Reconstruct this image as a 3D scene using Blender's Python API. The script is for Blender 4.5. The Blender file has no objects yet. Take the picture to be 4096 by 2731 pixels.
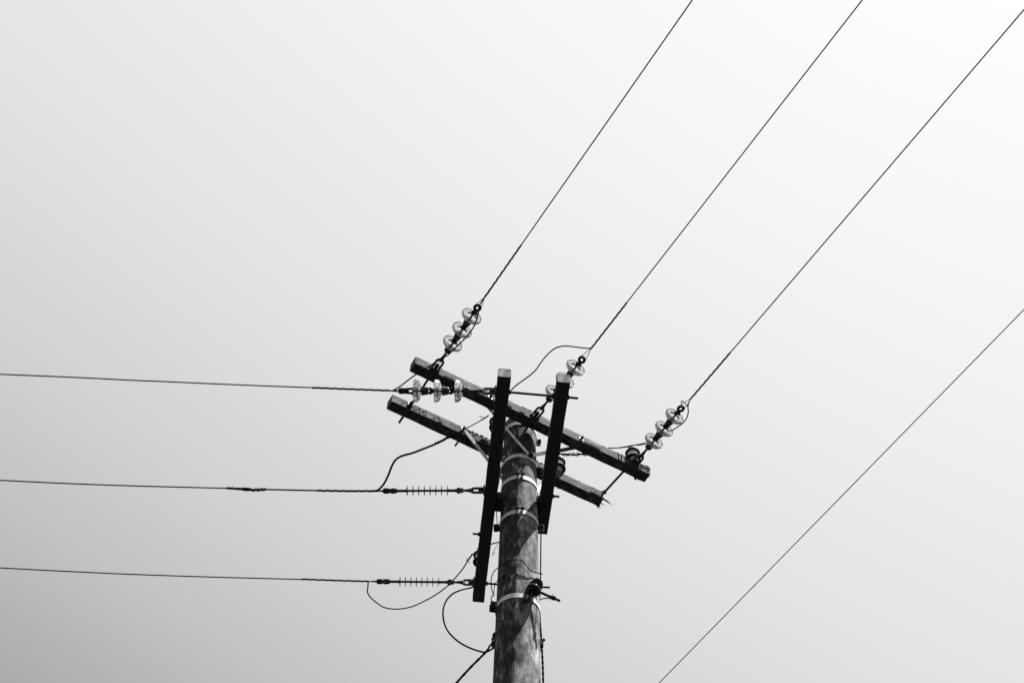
import bpy, bmesh, math, random
from mathutils import Vector as V, Matrix, noise
R = math.radians
rnd = random.Random(7)
S = bpy.context.scene
COL = S.collection

# ------------------------------------------------------------------ camera
FPX, PITCH, ROLL, YAW, DCAM, ZC = 5006.0, R(56.312), R(1.349), R(-0.7548), 6.784, 1.6
CX, CY = 2048.0, 1365.5
cF = V((math.sin(YAW)*math.cos(PITCH), math.cos(YAW)*math.cos(PITCH), math.sin(PITCH)))
r0_ = V((math.cos(YAW), -math.sin(YAW), 0)); u0_ = r0_.cross(cF)
cR = r0_*math.cos(ROLL)+u0_*math.sin(ROLL); cU = -r0_*math.sin(ROLL)+u0_*math.cos(ROLL)
cC = V((0, -DCAM, ZC))
cam = bpy.data.cameras.new('camera'); camo = bpy.data.objects.new('camera', cam); COL.objects.link(camo)
m = Matrix((cR, cU, -cF)).transposed().to_4x4(); m.translation = cC; camo.matrix_world = m
cam.sensor_fit = 'HORIZONTAL'; cam.sensor_width = 36; cam.lens = FPX/4096*36; cam.clip_end = 3000; cam.clip_start = .05
S.camera = camo

# ------------------------------------------------------------------ sun, sky
SUN_EL, SUN_AZ = R(68), R(-12)            # azimuth measured from +x, negative = towards the camera
sdir = V((math.cos(SUN_EL)*math.cos(SUN_AZ), math.cos(SUN_EL)*math.sin(SUN_AZ), math.sin(SUN_EL)))
sl = bpy.data.lights.new('sun', 'SUN'); sl.energy = 5.0; sl.angle = R(.5); sl.color = (1, 1, 1)
so = bpy.data.objects.new('sun', sl); COL.objects.link(so)
so.rotation_euler = (-sdir).to_track_quat('-Z', 'Y').to_euler(); so.location = sdir*60
W = bpy.data.worlds.new('World'); S.world = W; W.use_nodes = True
nt = W.node_tree; nt.nodes.clear(); N = nt.nodes.new; L = nt.links.new
out = N('ShaderNodeOutputWorld'); bg = N('ShaderNodeBackground'); L(bg.outputs[0], out.inputs[0])
bg.inputs['Strength'].default_value = .1
sky = N('ShaderNodeTexSky'); sky.sky_type = 'NISHITA'; sky.sun_disc = False; sky.sun_elevation = SUN_EL
sky.sun_rotation = R(90)-SUN_AZ; sky.dust_density = 4; sky.air_density = 1
bw = N('ShaderNodeRGBToBW'); L(sky.outputs[0], bw.inputs[0])
geo = N('ShaderNodeTexCoord')
dot = N('ShaderNodeVectorMath'); dot.operation = 'DOT_PRODUCT'; L(geo.outputs['Generated'], dot.inputs[0])
GDIR = V((.4906, -.4738, .7314))        # the haze is brightest overhead, towards the sun's side
dot.inputs[1].default_value = GDIR
ramp = N('ShaderNodeValToRGB'); hm = N('ShaderNodeMath'); hm.operation = 'MULTIPLY_ADD'; hm.inputs[1].default_value = .5; hm.inputs[2].default_value = .5
L(dot.outputs['Value'], hm.inputs[0]); L(hm.outputs[0], ramp.inputs[0])
ramp.color_ramp.interpolation = 'LINEAR'
SKY = [((a+1)/2, b) for a, b in [(-1, 0.03), (-0.5, 0.06), (-0.3, 0.13), (-0.2, 0.22), (-0.12, 0.33), (-0.065, 0.409), (-0.007, 0.489), (0.05, 0.56), (0.108, 0.622), (0.166, 0.677), (0.223, 0.726), (0.281, 0.768), (0.338, 0.806), (0.396, 0.839), (0.453, 0.868), (0.511, 0.895), (0.569, 0.92), (0.626, 0.938), (0.684, 0.950), (0.8, 0.965), (1, 0.97)]]
EXPO = 1.5
els = ramp.color_ramp.elements
while len(els) > 1: els.remove(els[-1])
for i, (p, v) in enumerate(SKY):
    e = els[0] if i == 0 else els.new(p)
    e.position = p; e.color = (v, v, v, 1)
mul = N('ShaderNodeMath'); mul.operation = 'MULTIPLY'; mul.inputs[1].default_value = 10.0/2**EXPO; L(ramp.outputs[0], mul.inputs[0])
mix = N('ShaderNodeMix'); mix.data_type = 'FLOAT'; mix.inputs[0].default_value = .03
sp_ = N('ShaderNodeSeparateXYZ'); L(geo.outputs['Generated'], sp_.inputs[0])
mr = N('ShaderNodeMapRange'); mr.inputs[1].default_value = .10; mr.inputs[2].default_value = .60; mr.inputs[3].default_value = .12; mr.inputs[4].default_value = 1.0
L(sp_.outputs['Z'], mr.inputs[0])                                    # added dimming of the low, unseen sky to cut ambient light
mm = N('ShaderNodeMath'); mm.operation = 'MULTIPLY'; L(mul.outputs[0], mm.inputs[0]); L(mr.outputs[0], mm.inputs[1])
L(mm.outputs[0], mix.inputs[2]); L(bw.outputs[0], mix.inputs[3])
L(mix.outputs[0], bg.inputs['Color'])
S.view_settings.view_transform = 'Standard'; S.view_settings.look = 'None'
S.view_settings.exposure = EXPO; S.view_settings.gamma = 1; S.view_settings.use_curve_mapping = False
S.cycles.max_bounces = 14; S.cycles.transmission_bounces = 12; S.cycles.transparent_max_bounces = 8
S.cycles.caustics_refractive = False; S.cycles.caustics_reflective = False; S.cycles.sample_clamp_indirect = 1.5; S.cycles.blur_glossy = 1.0
S.cycles.use_denoising = False; S.cycles.sample_clamp_direct = 4

# ------------------------------------------------------------------ pixel helpers (photograph 4096 x 2731)
def ray(u, v):
    return (cF+cR*((u-CX)/FPX)-cU*((v-CY)/FPX)).normalized()
def onz(u, v, z):
    r = ray(u, v); return cC+r*((z-ZC)/r.z)
def onp(u, v, P, n):
    r = ray(u, v); return cC+r*((P-cC).dot(n)/r.dot(n))
def dep(P): return (P-cC).dot(cF)
def ond(u, v, d):
    r = ray(u, v); return cC+r*(d/r.dot(cF))
def prj(P):
    d = P-cC; z = d.dot(cF); return CX+FPX*d.dot(cR)/z, CY-FPX*d.dot(cU)/z
def online(u, v, A, d):
    """distance along A + s d seen closest to the pixel"""
    r = ray(u, v); n = r.cross(d).cross(r); return (cC-A).dot(n)/d.dot(n)

# ------------------------------------------------------------------ mesh helpers
WM = {}
class MB:
    def __init__(s): s.v = []; s.f = []
    def add(s, vs, fs):
        b = len(s.v); s.v += [V(x) for x in vs]; s.f += [tuple(i+b for i in f) for f in fs]; return s
    def tube(s, pts, r, n=8, cap=True):
        pts = [V(p) for p in pts]; k = len(pts)
        rr = r if isinstance(r, (list, tuple)) else [r]*k
        t0 = (pts[1]-pts[0]).normalized()
        up = V((0, 0, 1)) if abs(t0.z) < .9 else V((1, 0, 0))
        x = up.cross(t0).normalized(); vs = []
        for i in range(k):
            t = (pts[min(i+1, k-1)]-pts[max(i-1, 0)])
            t = t.normalized() if t.length > 1e-9 else t0
            x = (x-t*x.dot(t)).normalized(); y = t.cross(x)
            for j in range(n):
                a = 2*math.pi*j/n; vs.append(pts[i]+(x*math.cos(a)+y*math.sin(a))*rr[i])
        fs = [(i*n+j, i*n+(j+1) % n, (i+1)*n+(j+1) % n, (i+1)*n+j) for i in range(k-1) for j in range(n)]
        if cap: fs += [tuple(range(n))[::-1], tuple((k-1)*n+j for j in range(n))]
        return s.add(vs, fs)
    def lathe(s, prof, M, n=40):
        """prof: (z, r) closed or open, axis = local z of M"""
        k = len(prof); vs = []
        for z, r in prof:
            for j in range(n):
                a = 2*math.pi*j/n; vs.append(M @ V((r*math.cos(a), r*math.sin(a), z)))
        fs = [(i*n+j, i*n+(j+1) % n, (i+1)*n+(j+1) % n, (i+1)*n+j) for i in range(k-1) for j in range(n)]
        if prof[0][1] > 1e-6 and prof[0] != prof[-1]:
            fs += [tuple(range(n))[::-1]]
        if prof[-1][1] > 1e-6 and prof[0] != prof[-1]:
            fs += [tuple((k-1)*n+j for j in range(n))]
        return s.add(vs, fs)
    def box(s, M, hx, hy, hz, ch=.0):
        if ch <= 0:
            vs = [M @ V((x*hx, y*hy, z*hz)) for x in (-1, 1) for y in (-1, 1) for z in (-1, 1)]
            return s.add(vs, [(0, 1, 3, 2), (4, 6, 7, 5), (0, 4, 5, 1), (2, 3, 7, 6), (0, 2, 6, 4), (1, 5, 7, 3)])
        sec = [(hy-ch, hz), (hy, hz-ch), (hy, -hz+ch), (hy-ch, -hz), (-hy+ch, -hz), (-hy, -hz+ch), (-hy, hz-ch), (-hy+ch, hz)]
        vs = []
        for x, q in ((-hx, 1-ch/min(hy, hz)), (-hx+ch, 1), (hx-ch, 1), (hx, 1-ch/min(hy, hz))):
            vs += [M @ V((x, a*q, b*q)) for a, b in sec]
        fs = [(i*8+j, i*8+(j+1) % 8, (i+1)*8+(j+1) % 8, (i+1)*8+j) for i in range(3) for j in range(8)]
        fs += [tuple(range(8))[::-1], tuple(24+j for j in range(8))]
        return s.add(vs, fs)
    def torus(s, M, Rr, r, a0=0, a1=2*math.pi, n=28, k=10, sx=1.0):
        pts = [M @ V((Rr*math.cos(a)*sx, Rr*math.sin(a), 0)) for a in [a0+(a1-a0)*i/n for i in range(n+1)]]
        return s.tube(pts, r, k, True)
    def blob(s, c, r, seed=0, sq=(1, 1, 1)):
        bm = bmesh.new(); bmesh.ops.create_icosphere(bm, subdivisions=1, radius=1)
        vs = [V(c)+V((v.co.x*sq[0], v.co.y*sq[1], v.co.z*sq[2]))*r*(1+.45*noise.noise(v.co*1.7+V((seed, 0, 0)))) for v in bm.verts]
        fs = [tuple(v.index for v in f.verts) for f in bm.faces]; bm.free()
        return s.add(vs, fs)
    def build(s, name, mat, parent=None, M=None, smooth=35):
        M = M or (WM[parent.name].copy() if parent else Matrix())
        Mi = M.inverted()
        me = bpy.data.meshes.new(name); me.from_pydata([Mi @ v for v in s.v], [], s.f); me.update()
        bm = bmesh.new(); bm.from_mesh(me); bmesh.ops.recalc_face_normals(bm, faces=bm.faces); bm.to_mesh(me); bm.free()
        if smooth:
            me.shade_smooth(); me.set_sharp_from_angle(angle=R(smooth))
        me.materials.append(mat)
        return link(bpy.data.objects.new(name, me), M, parent)
def link(o, M, parent=None):
    COL.objects.link(o)
    if parent: o.parent = parent; o.matrix_local = WM[parent.name].inverted() @ M
    else: o.matrix_world = M
    WM[o.name] = M.copy(); return o
def thing(name, label, cat, M, group=None):
    if isinstance(M, V): M = Matrix.Translation(M)
    o = bpy.data.objects.new(name, None); o.empty_display_size = .05
    link(o, M); tag(o, label, cat, group); return o
def tag(o, label, cat, group=None, kind=None):
    if label: o['label'] = label
    if cat: o['category'] = cat
    if group: o['group'] = group
    if kind: o['kind'] = kind
    return o
def frame(P, x, zh=V((0, 0, 1))):
    x = V(x).normalized(); y = V(zh).cross(x).normalized(); z = x.cross(y)
    M = Matrix((x, y, z)).transposed().to_4x4(); M.translation = V(P); return M
def zframe(P, z, xh=V((1, 0, 0))):
    z = V(z).normalized(); y = z.cross(V(xh)).normalized(); x = y.cross(z)
    M = Matrix((x, y, z)).transposed().to_4x4(); M.translation = V(P); return M
def smoothpath(P, n=8):
    P = [V(p) for p in P]; out = []
    for i in range(len(P)-1):
        a, b, c, d = P[max(i-1, 0)], P[i], P[i+1], P[min(i+2, len(P)-1)]
        for j in range(n):
            t = j/n
            out.append(.5*((2*b)+(c-a)*t+(2*a-5*b+4*c-d)*t*t+(3*b-a-3*c+d)*t**3))
    out.append(P[-1]); return out
def pix(pts, d0, d1, bulge=0, n=8):
    """curve through pixels, its distance from the lens running from d0 to d1"""
    ln = [0]
    for a, b in zip(pts, pts[1:]): ln.append(ln[-1]+math.hypot(a[0]-b[0], a[1]-b[1]))
    T = ln[-1]
    return smoothpath([ond(p[0], p[1], d0+(d1-d0)*l/T+bulge*math.sin(math.pi*l/T)) for p, l in zip(pts, ln)], n)
def helix(mb, path, rad, pitch, r, strands=1, ph=0, n=6, step=.008, jit=0):
    L_ = [0]
    for a, b in zip(path, path[1:]): L_.append(L_[-1]+(b-a).length)
    T = L_[-1]; k = max(8, int(T/step))
    for s_ in range(strands):
        pts = []; i = 0
        for q in range(k+1):
            l = T*q/k
            while i < len(L_)-2 and L_[i+1] < l: i += 1
            t = (l-L_[i])/max(1e-9, L_[i+1]-L_[i]); p = path[i].lerp(path[i+1], t)
            d = (path[i+1]-path[i]).normalized(); up = V((0, 0, 1)) if abs(d.z) < .9 else V((1, 0, 0))
            x = up.cross(d).normalized(); y = d.cross(x)
            a = ph+2*math.pi*(l/pitch+s_/strands)
            rr = rad*(1+jit*noise.noise(V((l*90, ph, s_))))
            pts.append(p+(x*math.cos(a)+y*math.sin(a))*rr)
        mb.tube(pts, r, n)
def nut(mb, P, ax, r, h):
    M = zframe(P, ax); mb.lathe([(-h/2, r*.85), (-h/2*.8, r), (h/2*.8, r), (h/2, r*.85)], M, 6)

# ------------------------------------------------------------------ materials (greyscale place: black and white photograph)
def mat(name, base=.2, rough=.7, metal=0, spec=.3):
    m_ = bpy.data.materials.new(name); m_.use_nodes = True
    b = m_.node_tree.nodes['Principled BSDF']
    b.inputs['Base Color'].default_value = (base, base, base, 1); b.inputs['Roughness'].default_value = rough
    b.inputs['Metallic'].default_value = metal; b.inputs['Specular IOR Level'].default_value = spec
    return m_, m_.node_tree, b
def rampn(t, src, stops, interp='LINEAR'):
    r = t.nodes.new('ShaderNodeValToRGB'); r.color_ramp.interpolation = interp
    e = r.color_ramp.elements
    while len(e) > 1: e.remove(e[-1])
    for i, (p, v) in enumerate(stops):
        q = e[0] if i == 0 else e.new(p); q.position = p; q.color = (v, v, v, 1)
    t.links.new(src, r.inputs[0]); return r.outputs[0]
def noisen(t, scale, detail=6, rough=.6, mapping=None, coord='Object', dist=0):
    tc = t.nodes.new('ShaderNodeTexCoord'); src = tc.outputs[coord]
    if mapping:
        mp = t.nodes.new('ShaderNodeMapping'); mp.inputs['Scale'].default_value = mapping; t.links.new(src, mp.inputs[0]); src = mp.outputs[0]
    n = t.nodes.new('ShaderNodeTexNoise'); n.inputs['Scale'].default_value = scale; n.inputs['Detail'].default_value = detail
    n.inputs['Roughness'].default_value = rough; n.inputs['Distortion'].default_value = dist
    t.links.new(src, n.inputs['Vector']); return n.outputs['Fac']
def mth(t, op, a, b=None, clamp=False):
    n = t.nodes.new('ShaderNodeMath'); n.operation = op; n.use_clamp = clamp
    for i, x in enumerate((a, b)):
        if x is None: continue
        if isinstance(x, (int, float)): n.inputs[i].default_value = x
        else: t.links.new(x, n.inputs[i])
    return n.outputs[0]
def bump(t, b, h, strength=.5, dist=.004):
    n = t.nodes.new('ShaderNodeBump'); n.inputs['Strength'].default_value = strength; n.inputs['Distance'].default_value = dist
    t.links.new(h, n.inputs['Height']); t.links.new(n.outputs[0], b.inputs['Normal'])

def wood(name, lo, hi, spots=0.0):
    m_, t, b = mat(name, .1, .85)
    g1 = noisen(t, 9, 8, .65, (1.6, 12, 12), dist=.3)
    g2 = noisen(t, 40, 4, .6, (1.2, 9, 9))
    g3 = noisen(t, 4, 5, .6)
    s_ = mth(t, 'ADD', mth(t, 'MULTIPLY', g1, .5), mth(t, 'ADD', mth(t, 'MULTIPLY', g2, .35), mth(t, 'MULTIPLY', g3, .15)))
    c = rampn(t, s_, [(.40, lo), (.50, lo*2.2), (.555, (lo+hi)*.26), (.62, hi)])
    if spots:
        sp = noisen(t, 28, 3, .55)
        k = rampn(t, sp, [(.60-spots, 1), (.66-spots, .12)])
        c = mth(t, 'MULTIPLY', c, k)
    t.links.new(c, b.inputs['Base Color']); bump(t, b, s_, .8, .006); return m_
WOOD = wood('weathered_wood', .004, .31)
WOODL = wood('lichened_wood', .005, .36, .03)
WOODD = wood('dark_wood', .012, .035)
def simple(name, lo, hi, scale=30, rough=.6, metal=0, spec=.4, p=(.35, .7)):
    m_, t, b = mat(name, lo, rough, metal, spec)
    n = noisen(t, scale, 6, .65)
    t.links.new(rampn(t, n, [(p[0], lo), (p[1], hi)]), b.inputs['Base Color']); bump(t, b, n, .35, .002); return m_
IRON = simple('dark_iron', .012, .04, 40, .8, 0, .12)
IRONL = simple('worn_iron', .022, .09, 60, .65, 0, .25)
GALV = simple('galvanised_strip', .24, .62, 16, .5, .0, .4, (.34, .50))
ENDW = simple('sawn_end_grain', .05, .40, 14, .9, 0, .1, (.35, .62))
CABLE = simple('black_cable', .010, .016, 50, .95, 0, .0)
ALU = simple('weathered_conductor', .012, .02, 50, .95, 0, .0)
RUB = simple('grey_polymer', .010, .014, 30, .8, 0, .05)
PORC = simple('pale_porcelain', .78, .9, 12, .25, 0, .5)
SKIRT = simple('dark_skirt', .010, .018, 12, .45, 0, .1)  # near-black colour of the pin insulator skirts
BLACKG = simple('black_glaze', .008, .012, 12, .16, 0, .22)
LICH = simple('lichen', .02, .08, 60, .95)
gl, t_, b_ = mat('toughened_glass', 1, .0)
b_.inputs['Base Color'].default_value = (.90, .90, .90, 1)
b_.inputs['Transmission Weight'].default_value = .90; b_.inputs['IOR'].default_value = 1.35; b_.inputs['Roughness'].default_value = .16
b_.inputs['Specular IOR Level'].default_value = .5
GLASS = gl
# concrete of the pole: aggregate speckle, mould seams and a tar-stained side deepened by painted-in shade, with streaks
conc, t, b = mat('weathered_concrete', .3, .9)
tc = t.nodes.new('ShaderNodeTexCoord'); sep = t.nodes.new('ShaderNodeSeparateXYZ'); t.links.new(tc.outputs['Object'], sep.inputs[0])
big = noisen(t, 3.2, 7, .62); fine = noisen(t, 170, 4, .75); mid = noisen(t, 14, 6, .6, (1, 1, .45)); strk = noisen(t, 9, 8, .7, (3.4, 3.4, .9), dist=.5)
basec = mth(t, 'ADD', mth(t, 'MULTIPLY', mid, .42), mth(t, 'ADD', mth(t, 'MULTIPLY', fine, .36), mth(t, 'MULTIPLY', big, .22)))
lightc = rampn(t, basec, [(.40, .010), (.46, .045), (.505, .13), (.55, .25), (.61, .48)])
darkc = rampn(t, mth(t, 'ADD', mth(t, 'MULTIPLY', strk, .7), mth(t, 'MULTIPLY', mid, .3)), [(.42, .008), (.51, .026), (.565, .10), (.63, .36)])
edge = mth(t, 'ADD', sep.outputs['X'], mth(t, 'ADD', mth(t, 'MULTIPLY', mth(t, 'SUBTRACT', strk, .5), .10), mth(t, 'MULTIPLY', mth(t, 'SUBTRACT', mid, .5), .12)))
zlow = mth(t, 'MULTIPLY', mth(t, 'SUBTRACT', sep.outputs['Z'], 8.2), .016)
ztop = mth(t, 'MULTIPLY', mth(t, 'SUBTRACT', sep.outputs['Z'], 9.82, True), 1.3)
zz = mth(t, 'ADD', zlow, mth(t, 'MAXIMUM', ztop, 0.0))       # dark zone widens towards the top, painting in shade near the crossarms
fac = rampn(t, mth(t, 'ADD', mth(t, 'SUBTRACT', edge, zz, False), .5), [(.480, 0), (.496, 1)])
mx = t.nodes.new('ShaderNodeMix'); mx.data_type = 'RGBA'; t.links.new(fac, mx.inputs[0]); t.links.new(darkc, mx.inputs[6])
drip = rampn(t, noisen(t, 13, 7, .7, (4.5, 4.5, .35)), [(.34, .25), (.44, .8), (.5, 1)])      # rain streaks
vo = t.nodes.new('ShaderNodeTexVoronoi'); vo.feature = 'DISTANCE_TO_EDGE'; vo.inputs['Scale'].default_value = 3.1
vm = t.nodes.new('ShaderNodeMapping'); vm.inputs['Scale'].default_value = (1.6, 1.6, .5); t.links.new(tc.outputs['Object'], vm.inputs[0])
va = t.nodes.new('ShaderNodeVectorMath'); va.operation = 'ADD'; nz_ = t.nodes.new('ShaderNodeTexNoise'); nz_.inputs['Scale'].default_value = 9; nz_.inputs['Detail'].default_value = 6
t.links.new(tc.outputs['Object'], nz_.inputs['Vector']); vs_ = t.nodes.new('ShaderNodeVectorMath'); vs_.operation = 'SCALE'; vs_.inputs['Scale'].default_value = .16
t.links.new(nz_.outputs['Color'], vs_.inputs[0]); t.links.new(vm.outputs[0], va.inputs[0]); t.links.new(vs_.outputs[0], va.inputs[1]); t.links.new(va.outputs[0], vo.inputs['Vector'])
crack = rampn(t, vo.outputs['Distance'], [(0.0, .12), (.006, .25), (.012, 1)])                 # hairline cracks
lightc = mth(t, 'MULTIPLY', mth(t, 'MULTIPLY', lightc, drip), crack)
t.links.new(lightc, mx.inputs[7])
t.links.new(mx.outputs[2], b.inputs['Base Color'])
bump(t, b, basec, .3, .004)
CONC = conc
grd, t, b = mat('dry_grass_ground', .05, .95)
t.links.new(rampn(t, noisen(t, .6, 10, .7), [(.35, .015), (.65, .03)]), b.inputs['Base Color'])

# ------------------------------------------------------------------ ground
g = MB(); k = 40
g.add([(math.cos(2*math.pi*i/k)*r_, math.sin(2*math.pi*i/k)*r_, 0) for r_ in (6, 60, 1500) for i in range(k)]+[(0, 0, 0)],
      [(j*k+i, j*k+(i+1) % k, (j+1)*k+(i+1) % k, (j+1)*k+i) for j in range(2) for i in range(k)]+[(3*k, i, (i+1) % k) for i in range(k)])
tag(g.build('ground', grd, smooth=0), None, None, None, 'structure')

# ------------------------------------------------------------------ the pole and its two pairs of crossarms
HB, HW, AH = 9.3295, 10.1928, .1077
THB, THW = R(-5.273), R(29.799)
aB = V((math.sin(THB), math.cos(THB), 0)); nB = V((math.cos(THB), -math.sin(THB), 0))
aW = V((math.cos(THW), math.sin(THW), 0)); nW = V((-math.sin(THW), math.cos(THW), 0))
UZ = V((0, 0, 1))
def PW(t_, s_, h=AH/2): return aW*t_+nW*s_+UZ*(HW+h)
def PB(t_, s_, h=AH/2): return aB*t_+nB*s_+UZ*(HB+h)
def rp(z): return .1415+.0097*(HW-z)
TOP = 10.42
pole = thing('utility_pole', 'tall round weathered concrete pole with four wooden crossarms near its top', 'utility pole', V((0, 0, 0)))
p = MB(); n = 72; zs = [0]+[3+i*.12 for i in range(int((TOP-3)/.12)+1)]+[TOP-.01, TOP]
zs = sorted(set(zs)); vs = []
for z in zs:
    for j in range(n):
        a = 2*math.pi*j/n; r_ = rp(z)*(1+.006*noise.noise(V((math.cos(a)*1.5, math.sin(a)*1.5, z*1.3))))
        da = (a+math.pi/2-.33+math.pi) % (2*math.pi)-math.pi             # cast seam, a thin raised line
        da2 = (a+math.pi/2+.12+math.pi) % (2*math.pi)-math.pi
        if abs(da2) < .05: r_ += .0025
        if z == TOP: r_ -= .01
        vs.append((r_*math.cos(a), r_*math.sin(a), z))
k = len(zs)
p.add(vs, [(i*n+j, i*n+(j+1) % n, (i+1)*n+(j+1) % n, (i+1)*n+j) for i in range(k-1) for j in range(n)]+[tuple((k-1)*n+j for j in range(n))])
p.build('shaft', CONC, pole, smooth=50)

def arm(x0, x1, hw, mat_, M, label, seed, rag0=0, rag1=0, chamf=None, endmat=None):
    """wooden beam along local x; its cross-section has worn corners and the ends may be rotten and splintered"""
    q = MB(); N_ = 90; ch = .007
    sec0 = [(hw-ch, AH), (hw, AH-ch), (hw, AH*.5), (hw, ch), (hw-ch, 0), (0, 0), (-hw+ch, 0), (-hw, ch), (-hw, AH*.5), (-hw, AH-ch), (-hw+ch, AH), (0, AH)]
    k_ = len(sec0); vs = []
    for i in range(N_+1):
        x = x0+(x1-x0)*i/N_
        for j, (y, z) in enumerate(sec0):
            yy, zz_ = y, z
            if chamf:
                c_ = chamf(x)
                if j in (3, 4) : yy = yy-c_*(1.0 if j == 4 else .15); 
            nn = noise.noise(V((x*5, y*20+seed, z*20)))*.0022+noise.noise(V((x*30, y*40+seed, z*40)))*.0012
            yy += nn*(1 if y > 0 else -1); zz_ += nn*(1 if z > AH/2 else -1)
            xx = x
            if i == 0 and rag0: xx += rag0*(.5+noise.noise(V((seed, y*35, z*35)))*1.3)
            if i == N_ and rag1: xx -= rag1*(.5+noise.noise(V((seed+9, y*35, z*35)))*1.3)
            if i == N_-1 and rag1: xx -= rag1*1.25
            if i == 1 and rag0: xx += rag0*1.25
            if i == 0: yy *= .985; zz_ = AH/2+(zz_-AH/2)*.985
            vs.append(M @ V((xx, yy, zz_)))
    fs = [(i*k_+j, i*k_+(j+1) % k_, (i+1)*k_+(j+1) % k_, (i+1)*k_+j) for i in range(N_) for j in range(k_)]
    for i, rag, xe, sg in ((0, rag0, x0, 1), (N_, rag1, x1, -1)):
        b0 = len(vs); m_ = 3
        for q_ in (.66, .33):
            for j in range(k_):
                e = vs[i*k_+j]; c = M @ V((xe+sg*rag*.9, 0, AH/2)); w = c.lerp(e, q_)
                vs.append(w+(M.to_3x3() @ V((sg*(rag*1.6+.0015)*noise.noise(V((seed+j*3.1, q_*9, i))), 0, 0))))
        vs.append(M @ V((xe+sg*rag*1.2, 0, AH/2)))
        for j in range(k_):
            j2 = (j+1) % k_
            fs += [(i*k_+j, i*k_+j2, b0+j2, b0+j), (b0+j, b0+j2, b0+k_+j2, b0+k_+j), (b0+k_+j, b0+k_+j2, b0+2*k_)]
    q.add(vs, fs)
    rr = random.Random(seed)
    def spl(x, y, z, l, w, dy=0, dz=0):
        a = M @ V((x, y, z)); e = M @ V((x+l, y+dy, z+dz)); mm = a.lerp(e, .5)+V((0, 0, w*.3))
        q.tube([a, mm, e], [w, w*.7, w*.08], 5)
    if rag1:
        for _ in range(7): spl(x1-rag1*1.2, rr.uniform(-hw, hw)*.9, rr.uniform(.01, AH-.01), rr.uniform(.01, .035), rr.uniform(.003, .008), rr.uniform(-.01, .01), rr.uniform(-.01, .01))
    o = q.build('crossarm', mat_, pole, M, smooth=40)
    if endmat:
        o.data.materials.append(endmat)
        for f in o.data.polygons:
            if f.normal.x < -.8 and f.center.x < x0+.01: f.material_index = 1
    if label: o['label'] = label
    return o, q, spl
MW1 = frame(aW*0+nW*-.2258+UZ*HW, aW); MW2 = frame(nW*.2259+UZ*HW, aW)
MB1 = frame(nB*-.2416+UZ*HB, aB); MB2 = frame(nB*.2104+UZ*HB, aB)     # local y points left (-nB)
w1, _, _ = arm(-1.177, 1.182, .05, WOOD, MW1, 'upper wooden crossarm carrying three glass insulator strings, rotten at its right end', 3, 0, .008)
w2, _, _ = arm(-1.165, .985, .05, WOODL, MW2, 'upper wooden crossarm behind the pole with a splintered broken right end', 5, 0, .018)
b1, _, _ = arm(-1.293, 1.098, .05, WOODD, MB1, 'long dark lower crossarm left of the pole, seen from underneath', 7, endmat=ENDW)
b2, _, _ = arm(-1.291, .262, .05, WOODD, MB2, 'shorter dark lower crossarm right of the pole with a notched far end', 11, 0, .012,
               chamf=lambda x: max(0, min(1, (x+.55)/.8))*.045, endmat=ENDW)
# splinters, lichen and rot
def part_mesh(name, mb, mat_, par, label=None, kind=None, smooth=35):
    o = mb.build(name, mat_, par, smooth=smooth)
    if label: o['label'] = label
    if kind: o['kind'] = kind
    return o
q = MB(); e = onp(2421, 1998, PW(0, .176), nW)
for (u0, v0, u1, v1, w_) in ((2400, 1985, 2450, 2021, .012), (2410, 1992, 2443, 2010, .006), (2395, 2008, 2420, 2022, .008), (2389, 2020, 2395, 2035, .011), (2400, 1964, 2419, 1981, .007), (2396, 2018, 2402, 2033, .008)):
    d_ = dep(e)
    a_, c_ = ond(u0, v0, d_+.03), ond(u1, v1, d_+.02); q.tube([a_, a_.lerp(c_, .55)+V((0, 0, .003)), c_], [w_, w_*.55, .0007], 6)
part_mesh('splinter', q, WOODD, w2, kind='stuff')
q = MB()
for i in range(150):
    tt = rnd.uniform(-.44, -.12) if i < 105 else rnd.uniform(.26, .43)
    zz_ = rnd.betavariate(2.2, 1.6)*AH if i < 105 else rnd.uniform(.03, AH+.006)
    q.blob(PW(tt, .1759-rnd.uniform(-.003, .002), zz_), rnd.uniform(.004, .012), i, (1.2, .35, 1))
for i in range(34):
    tt = -1.08+abs(rnd.gauss(.1, .3)); q.blob(PW(tt, .1755, AH*(.42+rnd.uniform(-.22, .4))), rnd.uniform(.005, .013), i, (1.5, .3, 1))
for i in range(60): q.blob(PW(rnd.uniform(-1.1, .95), rnd.uniform(.178, .2), AH+rnd.uniform(-.001, .002)), rnd.uniform(.002, .005), i)
part_mesh('lichen', q, LICH, w2, kind='stuff')
q = MB()
for i in range(60): q.blob(PW(rnd.uniform(1.07, 1.18), -.276+rnd.uniform(-.002, .004), rnd.uniform(AH*.35, AH+.004)), rnd.uniform(.004, .010), i, (1, .6, 1))
for i in range(70): q.blob(PW(rnd.uniform(-1.1, 1.15), rnd.uniform(-.274, -.25), AH+rnd.uniform(-.002, .003)), rnd.uniform(.002, .006), i+90)
for i in range(12): q.blob(PW(1.175, rnd.uniform(-.27, -.18), rnd.uniform(0, AH)), rnd.uniform(.005, .011), i+200)
for i in range(9): q.blob(PW(1.08+rnd.uniform(-.03, .05), -.176+rnd.uniform(-.004, .004), rnd.uniform(-.004, .012)), rnd.uniform(.003, .007), i+240)
for i in range(26): q.blob(PW(-.14+rnd.uniform(0, .13), -.27, AH+rnd.uniform(-.001, .009)), rnd.uniform(.004, .007), i+300, (1.6, 1, .7))
part_mesh('lichen', q, LICH, w1, kind='stuff')

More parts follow.
